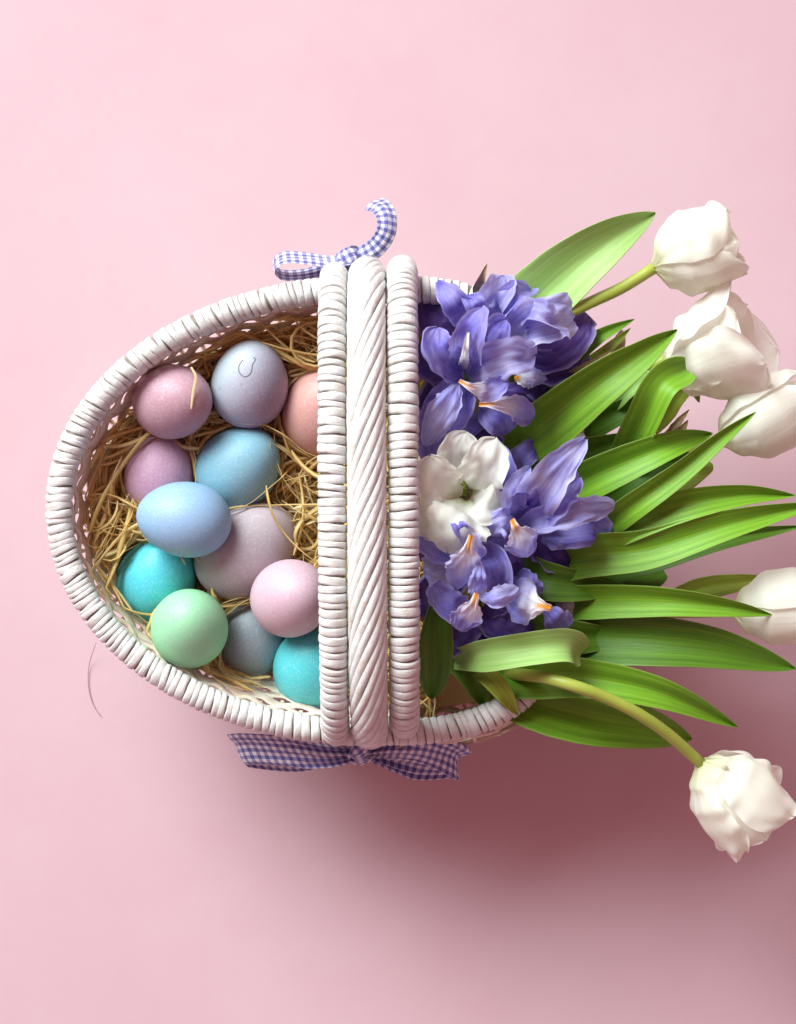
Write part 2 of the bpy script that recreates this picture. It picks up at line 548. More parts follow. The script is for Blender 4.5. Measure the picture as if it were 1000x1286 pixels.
def handle_strand(path, R, widths, seedtilt):
    core = tube('handle_strand', path, R * .83, R * .83, M_CORE, basket, ns=10, hint=Vector((1, 0, 0)))
    var = [(ring_mesh('wrapping_reed', R * .90, w, R * .10, seed=k + 3), w) for k, w in enumerate(widths)]
    L = [0]
    for a, b in zip(path[:-1], path[1:]): L.append(L[-1] + (b - a).length)
    s = 0.0; T = tangents(path)
    while s < L[-1] - .003:
        me, w = random.choice(var)
        x = s + w / 2
        i = max(0, min(len(L) - 2, int(np.searchsorted(L, x)) - 1))
        p = path[i].lerp(path[i + 1], min(1, (x - L[i]) / (L[i + 1] - L[i])))
        k = random.uniform(.97, 1.04)
        place('wrapping_reed', me, frame_matrix(p, T[i], Vector((1, 0, 0)), tilt=random.uniform(-.05, .05), yaw=seedtilt + random.uniform(-.06, .06), scale=(1, k, k)), core)
        s += w + random.choice((.0, .0002, .0003, .0005))
    return core
HZ = .078
pl = arch(421, 424, 350, 917, HZ)
pm = arch(462, 465, 349, 913, HZ + .004)
pr = arch(505, 508, 342, 906, HZ)
RS = .0078
handle_strand(pl, RS, (.0033, .0040, .0046, .0052), .05)
handle_strand(pr, RS * 1.08, (.0035, .0042, .0048, .0054), -.06)
RM = .0098
rope = tube('handle_rope', pm, RM * .86, RM * .86, M_CORE, basket, ns=14, hint=Vector((1, 0, 0)))
NRE = 13
Lm = [0]
for a, b in zip(pm[:-1], pm[1:]): Lm.append(Lm[-1] + (b - a).length)
Tm = tangents(pm)
for k in range(NRE):
    path, hints = [], []
    jit = random.uniform(-.06, .06)
    for i in range(len(pm)):
        a = 2 * PI * k / NRE + jit + 2 * PI * Lm[i] / .135 + .10 * noise.noise((Lm[i] * 40, k * 5.3, 0))
        x = Vector((1, 0, 0)); y = Tm[i].cross(x).normalized()
        o_ = x * math.cos(a) + y * math.sin(a)
        path.append(pm[i] + o_ * (RM * (.93 + .035 * noise.noise((Lm[i] * 60, k * 2.3, 4)))))
        hints.append(o_)
    tube('twisted_reed', path, .0024 * random.uniform(.9, 1.1), .0015, M_REED, rope, ns=8, hint=lambda i, h=hints: h[i])
var = ring_mesh('wrapping_reed', RM * 1.03, .0042, RM * .16, seed=9)
for i in (216, 220, 224, 228, 232):
    place('wrapping_reed', var, frame_matrix(pm[i], Tm[i], Vector((1, 0, 0)), tilt=random.uniform(-.06, .06), yaw=random.uniform(-.08, .08)), rope)

# ------------------------------------------------------------------ eggs
def egg(cx, cy, z, major, minor, ang, c1, c2, label, direction=(0, 0, 1), blunt=1, tilt_sign=1, mottling=.25):
    s = S(z)
    b = minor / 2 * s
    L = max(major / 2 * s * 1.0, b * 1.23)
    ap = major / 2 * s
    ct2 = min(1, max(0, (ap * ap - b * b) / (L * L - b * b)))
    tilt = math.acos(math.sqrt(ct2)) * tilt_sign
    a = math.radians(ang)
    axis = Vector((math.cos(a) * math.cos(tilt), math.sin(a) * math.cos(tilt), math.sin(tilt))) * blunt
    q = Vector((1, 0, 0)).rotation_difference(axis)
    direction = tuple(q.inverted() @ Vector(direction))
    me = bpy.data.meshes.new('egg')
    nu, nv = 36, 48
    V, Fc = [], []
    for i in range(nu + 1):
        t = PI * i / nu
        x = -math.cos(t)
        r = math.sin(t) * (1 - .085 * x - .02 * x * x)      # +x is the pointed end
        for j in range(nv):
            p = 2 * PI * j / nv
            V.append((L * x, b * r * math.cos(p), b * r * math.sin(p)))
    me.from_pydata(V, [], grid_faces(nu + 1, nv, closed_v=True))
    me.polygons.foreach_set('use_smooth', [True] * len(me.polygons))
    me.materials.append(mat_egg('dyed_eggshell', c1, c2, direction, mottling)); me.update()
    o = bpy.data.objects.new('egg', me)
    o.location = P(cx, cy, z)
    q = Vector((1, 0, 0)).rotation_difference(axis)
    o.rotation_euler = q.to_euler()
    C.objects.link(o)
    WLOC[o.name] = o.location.copy()
    EGGS.append((o.location.copy(), (b * .6 + L * .4)))
    tag(o, label, 'egg', 'dyed eggs in the basket')
    return o
EGGS = []
(egg(218, 504, .112, 103, 94, 5, (.52, .31, .36), (.44, .25, .31), 'dusty rose egg with a thin straw on it, nearest the upper left rim'))
e2 = egg(314, 482, .106, 111, 97, 80, (.46, .56, .62), (.36, .24, .38), 'grey blue egg fading to violet with a small scribbled mark, topmost in nest', direction=(.80, -.70, -.1), mottling=.12)
egg(406, 518, .092, 112, 104, 80, (.66, .36, .30), (.60, .31, .28), 'salmon pink egg half hidden behind the handle')
egg(200, 595, .091, 110, 88, 85, (.54, .33, .44), (.46, .26, .38), 'plum mauve egg tucked under the dusty rose egg')
egg(299, 588, .092, 118, 101, 40, (.17, .45, .60), (.22, .43, .54), 'steel blue egg below the grey blue and violet egg')
egg(231, 652, .124, 120, 95, 172, (.19, .42, .64), (.28, .42, .63), 'sky blue egg lying across the others at the centre left')
egg(310, 691, .094, 142, 110, 38, (.48, .38, .42), (.40, .33, .37), 'large greyish lilac egg in the middle, leaning up right')
egg(197, 726, .088, 116, 98, 60, (.09, .62, .72), (.08, .55, .66), 'turquoise egg under the sky blue and mint green eggs')
egg(238, 788, .118, 101, 97, 80, (.27, .66, .30), (.30, .62, .38), 'mint green egg at the lower left of the nest')
egg(316, 801, .084, 102, 84, 80, (.28, .37, .39), (.25, .29, .34), 'grey green egg between the mint green and pale pink eggs')
egg(366, 751, .122, 103, 98, 20, (.63, .43, .49), (.56, .37, .45), 'pale pink egg touching the handle in the lower middle')
egg(394, 838, .093, 108, 102, 80, (.13, .64, .70), (.09, .56, .62), 'turquoise egg beside the handle at the lower rim')

# ------------------------------------------------------------------ straw nest
def in_wall(p, margin):
    """inside test against the wall at height p.z (nearest rim sample)"""
    best = min(range(0, NR, 12), key=lambda i: (wall_cache[i // 12][0] - p.x) ** 2 + (wall_cache[i // 12][1] - p.y) ** 2)
    w, n = wall_pt(best / NR, p.z)
    return (Vector((w.x, w.y, 0)) - Vector((p.x, p.y, 0))).dot(n) > margin
wall_cache = [(wall_pt(i / NR, .09)[0].x, wall_pt(i / NR, .09)[0].y) for i in range(0, NR, 12)]
WC = np.array(wall_cache)
NRM = np.array([(RN[i].x, RN[i].y) for i in range(0, NR, 12)])
def wall_gap(x, y, z):
    d = (WC[:, 0] - x) ** 2 + (WC[:, 1] - y) ** 2
    k = int(d.argmin())
    shift = -.36 * (.09 - z)
    return float((WC[k, 0] + NRM[k, 0] * shift - x) * NRM[k, 0] + (WC[k, 1] + NRM[k, 1] * shift - y) * NRM[k, 1]), NRM[k]
sv, sf, st = [], [], []
XMAX = P(556, 600, .09).x
def straw(x, y, z, ang, L, curl, w, tint, rise=0.0, n=14):
    global sv, sf, st
    pts = []
    dz = rise
    c2 = rng.normal(0, abs(curl) * .6 + .01)
    ph = rng.uniform(0, 6)
    for i in range(n):
        g, nn = wall_gap(x, y, z)
        if g < .004:
            x -= nn[0] * (.004 - g); y -= nn[1] * (.004 - g)
            tx, ty = -nn[1], nn[0]
            sgn = 1 if math.cos(ang) * tx + math.sin(ang) * ty > 0 else -1
            ang = math.atan2(ty * sgn, tx * sgn) + rng.normal(0, .2)
        pts.append(Vector((x, y, max(.012, z))))
        ang += (curl + c2 * math.sin(i * .5 + ph)) / n
        x += math.cos(ang) * L / n; y += math.sin(ang) * L / n
        z += dz * L / n + .0016 * math.sin(i * .9 + ph)
    for p in pts:
        if p.x > XMAX: return False
        for (q, er) in EGGS:
            v = p - q
            if math.hypot(v.x, v.y) < er * .80 and v.z > -.004: return False
            if v.length < er:
                if v.z > .012: return False
                d2 = Vector((v.x, v.y, min(0, v.z)))
                p += d2.normalized() * (er - v.length)
        if wall_gap(p.x, p.y, p.z)[0] < .001: return False
    tw = rng.uniform(0, PI); dtw = rng.normal(0, 1.2)
    base = len(sv)
    T = tangents(pts)
    for i, p in enumerate(pts):
        sdir = T[i].cross(Vector((0, 0, 1)))
        if sdir.length < 1e-4: sdir = Vector((1, 0, 0))
        sdir.normalize(); nn = sdir.cross(T[i])
        a = tw + dtw * i / n
        ss = sdir * math.cos(a) + nn * math.sin(a); n2 = -sdir * math.sin(a) + nn * math.cos(a)
        e = 1.0 if 0 < i < n - 1 else .4
        for (q, h) in ((-1, 0), (0, .22), (1, 0), (0, -.22)):
            sv.append(p + ss * (q * w * e) + n2 * (h * w * e)); st.append(tint)
    for i in range(n - 1):
        for j in range(4):
            a = base + i * 4 + j; b = base + i * 4 + (j + 1) % 4
            sf.append((a, b, b + 4, a + 4))
    return True
made = 0
while made < 3400:
    px, py = rng.uniform(80, 545), rng.uniform(360, 920)
    z = rng.uniform(.070, .112)
    p = P(px, py, z)
    if rng.random() < .42:                      # straw lining the wall
        w, n = wall_pt(rng.uniform(.20, .80), .088)
        p = w - n * rng.uniform(.006, .034)
    g, nn = wall_gap(p.x, p.y, z)
    if g < .004: continue
    if g < .022: z = min(z, .076 + .030 * rng.uniform(0, 1) + .4 * g)
    ang = math.atan2(nn[0], -nn[1]) + rng.normal(0, .5) if g < .035 else rng.uniform(0, 2 * PI)
    ok = straw(p.x, p.y, z, ang, rng.uniform(.03, .09), rng.normal(0, 2.0), rng.choice((.0005, .0007, .0009, .0012, .0016)), float(np.clip(rng.normal(.5, .24), 0, 1)), rise=rng.normal(0, .10) if g > .022 else rng.normal(-.05, .05))
    made += 1 if ok else 0.12
straw_o = mesh_obj('straw_nest', sv, sf, M_STRAW, None, col=st)
tag(straw_o, 'golden curly straw filling the basket around the dyed eggs', 'straw', kind='stuff')

# a filled layer of older straw below
fv, ff, ft = [], [], []
for i in range(0, NR, 12):
    w, n = wall_pt(i / NR, .055); fv.append(w - n * .004); ft.append(.7)
fv.append(Vector((BC.x, BC.y, .062))); ft.append(.7)
nf = NR // 12
for i in range(nf): ff.append((i, (i + 1) % nf, nf))
fl = mesh_obj('straw_bed', fv, ff, M_STRAW, straw_o, col=ft)

# loose straws lying on eggs, and one fibre on the table
def loose(name, pts, w, label, cat, mat, tint=.95):
    path = catmull([P(*p) for p in pts], 24)
    V, Fc, UV = tube_geo(path, w, w * .45, ns=6, rfun=lambda u: .35 + .65 * math.sin(PI * min(1, max(0, .08 + .9 * u))) ** .6)
    o = mesh_obj(name, V, Fc, mat, None, UV, col=[tint] * len(V))
    return tag(o, label, cat)
loose('straw', [(240, 461, .137), (246, 472, .1375), (245, 482, .137), (243, 492, .136), (240, 514, .1345)], .0009, 'single pale bent straw lying on the dusty rose egg', 'straw', M_STRAW)
loose('fibre', [(121, 806, .010), (112, 835, .002), (111, 862, .001), (117, 885, .0008), (127, 900, .0008)], .00028, 'thin loose hair-like fibre on the table left of the basket', 'fibre', mat_plain('brown_fibre', (.35, .22, .2), (.45, .3, .28)))
mk = mat_plain('pencil_mark', (.12, .13, .15), (.2, .2, .22))
from mathutils.bvhtree import BVHTree
e2m = Matrix.Translation(e2.location) @ e2.rotation_euler.to_matrix().to_4x4()
bvh = BVHTree.FromPolygons([e2m @ v.co for v in e2.data.vertices], [tuple(p.vertices) for p in e2.data.polygons])
pts = []
for (x, y) in ((305, 452), (300, 460), (301, 468), (308, 473), (315, 468), (317, 458), (321, 451), (318, 449)):
    hit = bvh.ray_cast(Vector((0, 0, H)), (P(x, y, .13) - Vector((0, 0, H))).normalized())[0]
    pts.append(hit + Vector((0, 0, .00012)))
V, Fc, UV = tube_geo(catmull(pts, 30), .00028, .00015, ns=5)
sm = mesh_obj('scribbled_mark', V, Fc, mk, e2, UV)
sm.matrix_parent_inverse = (Matrix.Translation(e2.location) @ e2.rotation_euler.to_matrix().to_4x4()).inverted()

# ------------------------------------------------------------------ blades (leaves, petals, ribbon)
def prof_leaf(u):
    return (.50 + .50 * math.sin(PI / 2 * min(1, u / .45))) * max(0, 1 - u ** 3.2) ** .85 + .004
def prof_leaf_broad(u):
    return (.35 + .65 * math.sin(PI / 2 * min(1, u / .55))) * max(0, 1 - u ** 3.6) ** .8 + .004
def prof_oval(u):
    return max(.02, math.sin(PI * min(1, .10 + .90 * u) ** .85)) ** .62
def prof_round(u):
    return (.38 + .62 * math.sin(PI / 2 * min(1, u / .5))) * math.sqrt(max(.003, 1 - max(0, (u - .5) / .5) ** 2.6))
def prof_fall(u):
    a = .16 + .84 * (3 * (min(1, u / .62)) ** 2 - 2 * (min(1, u / .62)) ** 3)
    b = math.sqrt(max(0.002, 1 - max(0, (u - .62) / .38) ** 2.2))
    return a * b
def prof_band(u): return 1.0
def prof_curl(u): return (.45 + .55 * min(1, u / .5)) * (1 if u < .9 else 1 - .35 * ((u - .9) / .1) ** 2)

def blade(name, pts, width, prof, mat, parent, cup=0.0, twist=(0, 0), ruffle=0.0, rfreq=3.0, fold=0.0, nu=30, nv=11,
          thick=.0, hint=Vector((0, 0, 1)), seed=None, metric=False, lump=0.0, jag=0.0, asym=0.0, crinkle=0.0, gather=0.0, side=None):
    """a long curved sheet: pts = (px, py, z) along its middle, width in photo pixels"""
    seed = random.random() * 100 if seed is None else seed
    c = catmull([P(*p) for p in pts], nu)
    T = tangents(c)
    zm = sum(p[2] for p in pts) / len(pts)
    W = width * S(zm) / 2
    V, UV = [], []
    L = 0; prev = None
    for i in range(nu):
        u = i / (nu - 1)
        if i: L += (c[i] - c[i - 1]).length
        s = T[i].cross(hint)
        if prev is not None and (s.length < .15 or s.normalized().dot(prev) < -.2):
            s = prev - T[i] * prev.dot(T[i])
        elif s.length < 1e-3: s = T[i].cross(Vector((0, 1, 0)))
        s.normalize()
        if prev is not None: s = (s * .6 + prev * .4).normalized()
        if side is not None: s = side.normalized()
        prev = s
        n = s.cross(T[i]).normalized()
        a = math.radians(twist[0] + (twist[1] - twist[0]) * u)
        s2 = s * math.cos(a) + n * math.sin(a)
        n2 = -s * math.sin(a) + n * math.cos(a)
        w = W * prof(u)
        for j in range(nv):
            v = -1 + 2 * j / (nv - 1)
            rough = 1 + jag * noise.noise((seed * 3 + u * 16, v * 2, 1)) * abs(v)
            h = cup * v * v + fold * abs(v)
            h += ruffle * abs(v) ** 1.6 * math.sin(rfreq * 2 * PI * u + seed + (1.3 if v > 0 else 0)) * min(1, u * 2.5)
            if crinkle: h += crinkle * noise.noise((u * 5 + seed, v * 7, seed * 1.3)) * (.3 + abs(v))
            if gather: h += gather * math.cos(3.5 * PI * v + seed) * max(0, 1 - min(u, 1 - u) / .28)
            h += lump * noise.noise((u * 3.2 + seed, v * 1.6, seed * .7))
            p = c[i] + s2 * (v * w * rough * (1 + asym * v)) + n2 * (h * W * (prof(u) * .7 + .3 * (w > 0)))
            if jag and u > .8: p += T[i] * (jag * W * noise.noise((v * 5 + seed, seed, 2)) * (u - .8) * 5)
            V.append(p)
            UV.append((v * W, L) if metric else (.5 + v / 2, u))
    o = mesh_obj(name, V, grid_faces(nu, nv), mat, parent, UV)
    if thick:
        m = o.modifiers.new('thickness', 'SOLIDIFY'); m.thickness = thick; m.offset = 0
    m = o.modifiers.new('smooth', 'SUBSURF'); m.levels = 1; m.render_levels = 1
    return o

def stem(parent, pts, w, mat=None, name='stem'):
    path = catmull([P(*p) for p in pts], 36)
    r = w / 2 * S(pts[-1][2])
    return tube(name, path, r, r * .92, mat or M_STEM, parent, ns=12, rfun=lambda u: 1.12 - .14 * u)

def leaf(parent, pts, width, mat=None, prof=prof_leaf, **k):
    width *= .95; k['fold'] = k.get('fold', .30) * 1.25; k.setdefault('cup', .12); k.setdefault('lump', .10); k.setdefault('ruffle', .06)
    k.setdefault('thick', .0004); k.setdefault('jag', .025); k.setdefault('nu', 44); k.setdefault('rfreq', 1.5)
    return blade('leaf', pts, width, prof, mat or M_LEAF, parent, **k)

# ------------------------------------------------------------------ tulips
def lerp_keys(keys, u):
    for (a, x), (b, y) in zip(keys[:-1], keys[1:]):
        if u <= b:
            t = (u - a) / (b - a); t = t * t * (3 - 2 * t)
            return x + (y - x) * t
    return keys[-1][1]
CLOSED = [(0, .10), (.14, .60), (.38, .98), (.62, 1.0), (.84, .80), (1, .50)]
HALF = [(0, .10), (.14, .58), (.38, .92), (.62, 1.02), (.84, 1.0), (1, .92)]
OPEN = [(0, .10), (.16, .50), (.4, .86), (.65, 1.15), (.85, 1.45), (1, 1.75)]
def bloom(parent, base, tip, R, keys, spin=0.0, ruffle=.10, seed=1.0, petals=6, lens=None, hw=1.12, opens=None):
    b = P(*base); t = P(*tip)
    ax = (t - b); L = ax.length; ax.normalize()
    e1 = ax.cross(Vector((0, 0, 1)))
    if e1.length < 1e-3: e1 = Vector((1, 0, 0))
    e1.normalize(); e2_ = e1.cross(ax)
    R = R * S((base[2] + tip[2]) / 2)
    nu, nv = 30, 17
    for k in range(petals):
        inner = k % 2
        a0 = spin + 2 * PI * k / petals
        sd = seed * 7.3 + k * 3.1
        l = L * (lens[k] if lens else (1 - .03 * inner + .05 * math.sin(sd)))
        op = opens[k] if opens else 1.0
        V, UV = [], []
        for i in range(nu):
            u = i / (nu - 1)
            r = R * lerp_keys(keys, u) * (.86 if inner else 1.0)
            r *= 1 + (op - 1) * u
            sh = 1.0 if u < .62 else math.sqrt(max(.004, 1 - ((u - .62) / .38) ** 2.4))
            sh *= .75 + .25 * min(1, u / .4)
            for j in range(nv):
                v = -1 + 2 * j / (nv - 1)
                a = a0 + v * hw * sh / (1 + .15 * (op - 1))
                rr = r * (1 + .05 * v * (1 if inner else -1))
                rr -= R * .022 * math.exp(-(v / .16) ** 2) * min(1, u * 3)
                rr += R * ruffle * (abs(v) ** 2 + .6 * max(0, u - .75) * 3) * noise.noise((u * 4.5 + sd, v * 2.2 + sd, sd)) * 1.6
                rr += R * .05 * noise.noise((u * 2 + sd, v * 1.3, sd * .3))
                uu = u + (.055 * noise.noise((v * 3.5 + sd, sd, 3)) + .02 * noise.noise((v * 11 + sd, sd, 5))) * max(0, u - .6) * 2.5
                V.append(b + ax * (l * uu) + (e1 * math.cos(a) + e2_ * math.sin(a)) * rr)
                UV.append((.5 + v / 2, u))
        o = mesh_obj('petal', V, grid_faces(nu, nv), M_WHITE, parent, UV)
        m = o.modifiers.new('smooth', 'SUBSURF'); m.levels = 1; m.render_levels = 1

GT = 'white tulips in the basket'
def tulip(px, py, label):
    q = P(px, py, .02)
    return thing('tulip', (q.x, q.y, q.z), label, 'tulip', GT)

# T1: upper right, on a long bare stem
t1 = tulip(610, 540, 'white tulip at the top right on a bare curved olive stem')
bloom(t1, (820, 336, .150), (922, 297, .152), 55, [(0, .10), (.14, .60), (.38, .96), (.62, 1.0), (.84, .92), (1, .80)], spin=.3, ruffle=.20, seed=1.3)
stem(t1, [(610, 540, .02), (650, 460, .12), (690, 408, .150), (735, 383, .153), (780, 362, .152), (824, 335, .150)], 15)
leaf(t1, [(600, 470, .07), (645, 410, .135), (700, 352, .150), (760, 305, .155), (823, 267, .150)], 94, M_LEAFL, prof_leaf_broad, fold=.22, twist=(10, -8), ruffle=.10)
leaf(t1, [(660, 520, .08), (705, 462, .13), (750, 425, .142), (797, 401, .140)], 33, M_LEAF, twist=(-15, 10))
leaf(t1, [(670, 530, .06), (720, 478, .12), (760, 442, .130), (792, 412, .128)], 30, M_LEAFY, twist=(20, 0))

# T2: wide open beside it
t2 = tulip(640, 600, 'wide open ruffled white tulip, largest of those outside the rim')
bloom(t2, (836, 470, .130), (948, 416, .146), 60, [(0, .10), (.14, .55), (.38, .92), (.62, 1.10), (.84, 1.20), (1, 1.22)], spin=.95, ruffle=.18, seed=3.3, hw=1.02,
      lens=[1.0, .96, 1.02, 1.0, 1.08, .94])
stem(t2, [(640, 600, .02), (690, 540, .08), (760, 485, .115), (840, 450, .128)], 14)
leaf(t2, [(600, 590, .08), (665, 545, .140), (740, 488, .165), (800, 448, .168), (849, 414, .160)], 82, M_LEAF, fold=.30, twist=(-18, -10))
leaf(t2, [(770, 640, .09), (788, 575, .135), (812, 520, .160), (832, 482, .168), (863, 464, .158)], 46, M_LEAF, prof_curl, fold=.35, twist=(25, 5))
leaf(t2, [(755, 520, .110), (790, 490, .140), (825, 474, .152), (862, 463, .150)], 30, M_LEAFL, twist=(10, 30))
leaf(t2, [(640, 590, .07), (720, 545, .115), (790, 510, .130), (850, 480, .125)], 44, M_LEAFD, twist=(-25, -5))
leaf(t2, [(820, 540, .08), (848, 500, .105), (868, 485, .11), (878, 505, .105)], 30, M_LEAFY)

# T3: closed bud at the right edge
t3 = tulip(650, 660, 'closed white tulip at the right edge below the wide open one')
bloom(t3, (903, 556, .132), (1016, 490, .140), 50, CLOSED, spin=1.1, ruffle=.05, seed=3.7)
stem(t3, [(650, 660, .02), (720, 630, .08), (820, 590, .105), (905, 555, .132)], 14)
leaf(t3, [(660, 640, .09), (730, 605, .140), (800, 575, .155), (850, 556, .152), (893, 545, .135)], 58, M_LEAF, twist=(-20, 5), fold=.35)
leaf(t3, [(720, 690, .10), (775, 648, .160), (850, 595, .175), (905, 550, .176), (949, 517, .168)], 40, M_LEAF, fold=.35, twist=(-10, -10))
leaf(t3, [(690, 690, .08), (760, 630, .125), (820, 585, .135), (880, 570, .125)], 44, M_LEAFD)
leaf(t3, [(800, 640, .09), (840, 612, .115), (868, 590, .115), (884, 575, .110)], 40, M_LEAFY, prof_curl)
leaf(t3, [(680, 710, .10), (760, 668, .150), (850, 636, .165), (930, 622, .165), (998, 622, .158)], 52, M_LEAF, fold=.40, twist=(-12, 0))

# T4: bud low on the right edge behind a leaf
t4 = tulip(650, 730, 'closed white tulip at the right edge behind a blunt leaf tip')
bloom(t4, (918, 768, .128), (1045, 755, .136), 49, CLOSED, spin=.6, ruffle=.05, seed=4.4)
stem(t4, [(650, 730, .02), (720, 750, .08), (820, 768, .100), (920, 768, .128)], 14)
leaf(t4, [(640, 730, .08), (720, 700, .145), (810, 690, .160), (910, 660, .166), (1030, 632, .158)], 60, M_LEAF, fold=.35, twist=(-8, 5))
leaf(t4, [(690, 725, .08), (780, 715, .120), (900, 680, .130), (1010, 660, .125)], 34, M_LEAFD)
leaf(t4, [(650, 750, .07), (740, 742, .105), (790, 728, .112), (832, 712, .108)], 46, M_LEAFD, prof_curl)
leaf(t4, [(640, 760, .08), (730, 754, .140), (830, 754, .158), (910, 762, .158), (970, 772, .150)], 50, M_LEAF, fold=.30, twist=(-15, -5))
leaf(t4, [(830, 760, .08), (880, 740, .100), (925, 732, .105), (965, 726, .1)], 34, M_LEAFY)
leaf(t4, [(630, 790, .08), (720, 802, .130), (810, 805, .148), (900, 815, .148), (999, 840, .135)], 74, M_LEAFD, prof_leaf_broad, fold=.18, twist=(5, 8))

# T5: nodding out at the lower right
t5 = tulip(600, 800, 'white tulip nodding over the table at the lower right')
bloom(t5, (879, 957, .140), (962, 1040, .132), 56, HALF, spin=.2, ruffle=.20, hw=.98, seed=5.6, opens=[1, .95, 1, .9, 1.05, .95])
stem(t5, [(600, 800, .02), (620, 840, .10), (690, 852, .166), (770, 880, .166), (830, 915, .156), (882, 960, .140)], 15)
leaf(t5, [(570, 820, .08), (640, 850, .130), (730, 852, .150), (830, 872, .150), (925, 913, .125)], 58, M_LEAF, fold=.35, twist=(0, 12))
leaf(t5, [(590, 830, .08), (650, 872, .118), (730, 898, .125), (800, 912, .118), (868, 928, .100)], 84, M_LEAF, prof_leaf_broad, fold=.20, twist=(8, 5))
leaf(t5, [(555, 828, .11), (610, 823, .160), (670, 815, .172), (712, 812, .172), (730, 822, .160)], 44, M_LEAFL, prof_curl, fold=.10, cup=.4, twist=(-10, 15))
leaf(t5, [(600, 838, .12), (615, 850, .142), (632, 870, .146), (650, 897, .135)], 30, M_LEAFY, fold=.4)
leaf(t5, [(580, 850, .09), (610, 870, .112), (630, 880, .116), (640, 890, .11)], 22, M_LEAFY, fold=.4)
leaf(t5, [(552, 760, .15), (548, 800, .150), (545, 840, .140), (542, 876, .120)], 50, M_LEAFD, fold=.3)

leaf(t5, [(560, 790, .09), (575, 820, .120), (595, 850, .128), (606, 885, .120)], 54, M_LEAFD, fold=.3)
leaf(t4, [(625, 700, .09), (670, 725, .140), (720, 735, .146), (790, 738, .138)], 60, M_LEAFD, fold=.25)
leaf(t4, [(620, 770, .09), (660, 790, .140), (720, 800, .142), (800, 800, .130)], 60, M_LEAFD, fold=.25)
leaf(t3, [(640, 560, .09), (690, 575, .130), (740, 570, .136), (800, 545, .128)], 60, M_LEAFD, fold=.25)
# T6: open bloom seen from above, between the irises
t6 = tulip(580, 620, 'white tulip opened flat among the irises, beside the handle')
wk = dict(ruffle=.14, rfreq=2.3, lump=.24, jag=.22, crinkle=.16, nv=15)
blade('petal', [(572, 628, .158), (557, 616, .174), (546, 598, .184), (540, 572, .186)], 62, prof_round, M_WHITE, t6, cup=.25, **wk)
blade('petal', [(580, 602, .156), (575, 584, .172), (578, 564, .182), (586, 542, .182)], 58, prof_round, M_WHITE, t6, cup=.35, **wk)
blade('petal', [(592, 614, .158), (602, 600, .180), (612, 580, .190), (622, 550, .186)], 60, prof_round, M_WHITE, t6, cup=.30, **wk)
blade('petal', [(592, 624, .160), (604, 630, .178), (616, 634, .182), (634, 632, .172)], 54, prof_round, M_WHITE, t6, cup=.15, **wk)
blade('petal', [(586, 628, .164), (580, 646, .186), (572, 668, .188), (562, 694, .172)], 82, prof_round, M_WHITE, t6, cup=-.12, **wk)
blade('petal', [(574, 630, .160), (558, 638, .176), (545, 650, .178), (532, 674, .165)], 52, prof_round, M_WHITE, t6, cup=.15, **wk)
stem(t6, [(580, 620, .02), (582, 620, .09), (584, 620, .152)], 12, M_STEMG)
stem(t6, [(584, 620, .150), (583, 612, .160), (581, 604, .168)], 9, M_LEAFY, name='pistil')

# ------------------------------------------------------------------ irises
GI = 'violet irises in the basket'
def iris(px, py, label):
    q = P(px, py, .02)
    o = thing('iris', (q.x, q.y, q.z), label, 'iris', GI)
    return o
def pet(par, pts, w, mat=None, prof=prof_oval, **k):
    k.setdefault('cup', .25); k.setdefault('ruffle', .14); k.setdefault('rfreq', 2.2); k.setdefault('lump', .30); k.setdefault('jag', .26); k.setdefault('crinkle', .30); k.setdefault('nu', 36); k.setdefault('nv', 15)
    if prof is prof_oval: prof = prof_round if random.random() < .6 else prof_oval
    return blade('petal', pts, w * 1.0, prof, mat or M_IRIS, par, **k)

i1 = iris(590, 480, 'large violet iris at the upper left, its yellow spot facing left of centre')
stem(i1, [(590, 480, .02), (585, 478, .10), (582, 472, .150)], 14, M_STEMG)
pet(i1, [(582, 470, .150), (565, 456, .178), (549, 436, .186), (550, 412, .176)], 44, M_IRIS, cup=.5)
pet(i1, [(584, 468, .155), (588, 440, .190), (596, 412, .205), (606, 386, .200)], 46, M_IRIS, cup=.45, twist=(0, 25))
pet(i1, [(588, 468, .155), (608, 440, .185), (620, 420, .190), (634, 402, .178)], 44, M_IRIS, cup=.3)
pet(i1, [(588, 470, .155), (612, 458, .188), (640, 448, .195), (671, 446, .180)], 52, M_IRISL, cup=.25, ruffle=.2)
pet(i1, [(580, 466, .150), (584, 446, .198), (586, 428, .205), (590, 410, .20)], 14, M_WHITE, prof_leaf, cup=.3)
pet(i1, [(577, 478, .208), (592, 486, .210), (614, 490, .196), (638, 476, .194)], 31, M_FALL, prof_fall, cup=.25)
pet(i1, [(578, 476, .160), (568, 496, .185), (552, 524, .182), (534, 560, .165)], 38, M_IRISL, prof_fall, cup=-.2)
pet(i1, [(577, 474, .150), (556, 500, .150), (545, 530, .150), (536, 580, .14)], 40, M_IRIS, prof_oval)
pet(i1, [(582, 484, .150), (578, 510, .165), (566, 530, .168), (552, 548, .155)], 36, M_IRIS, prof_oval)

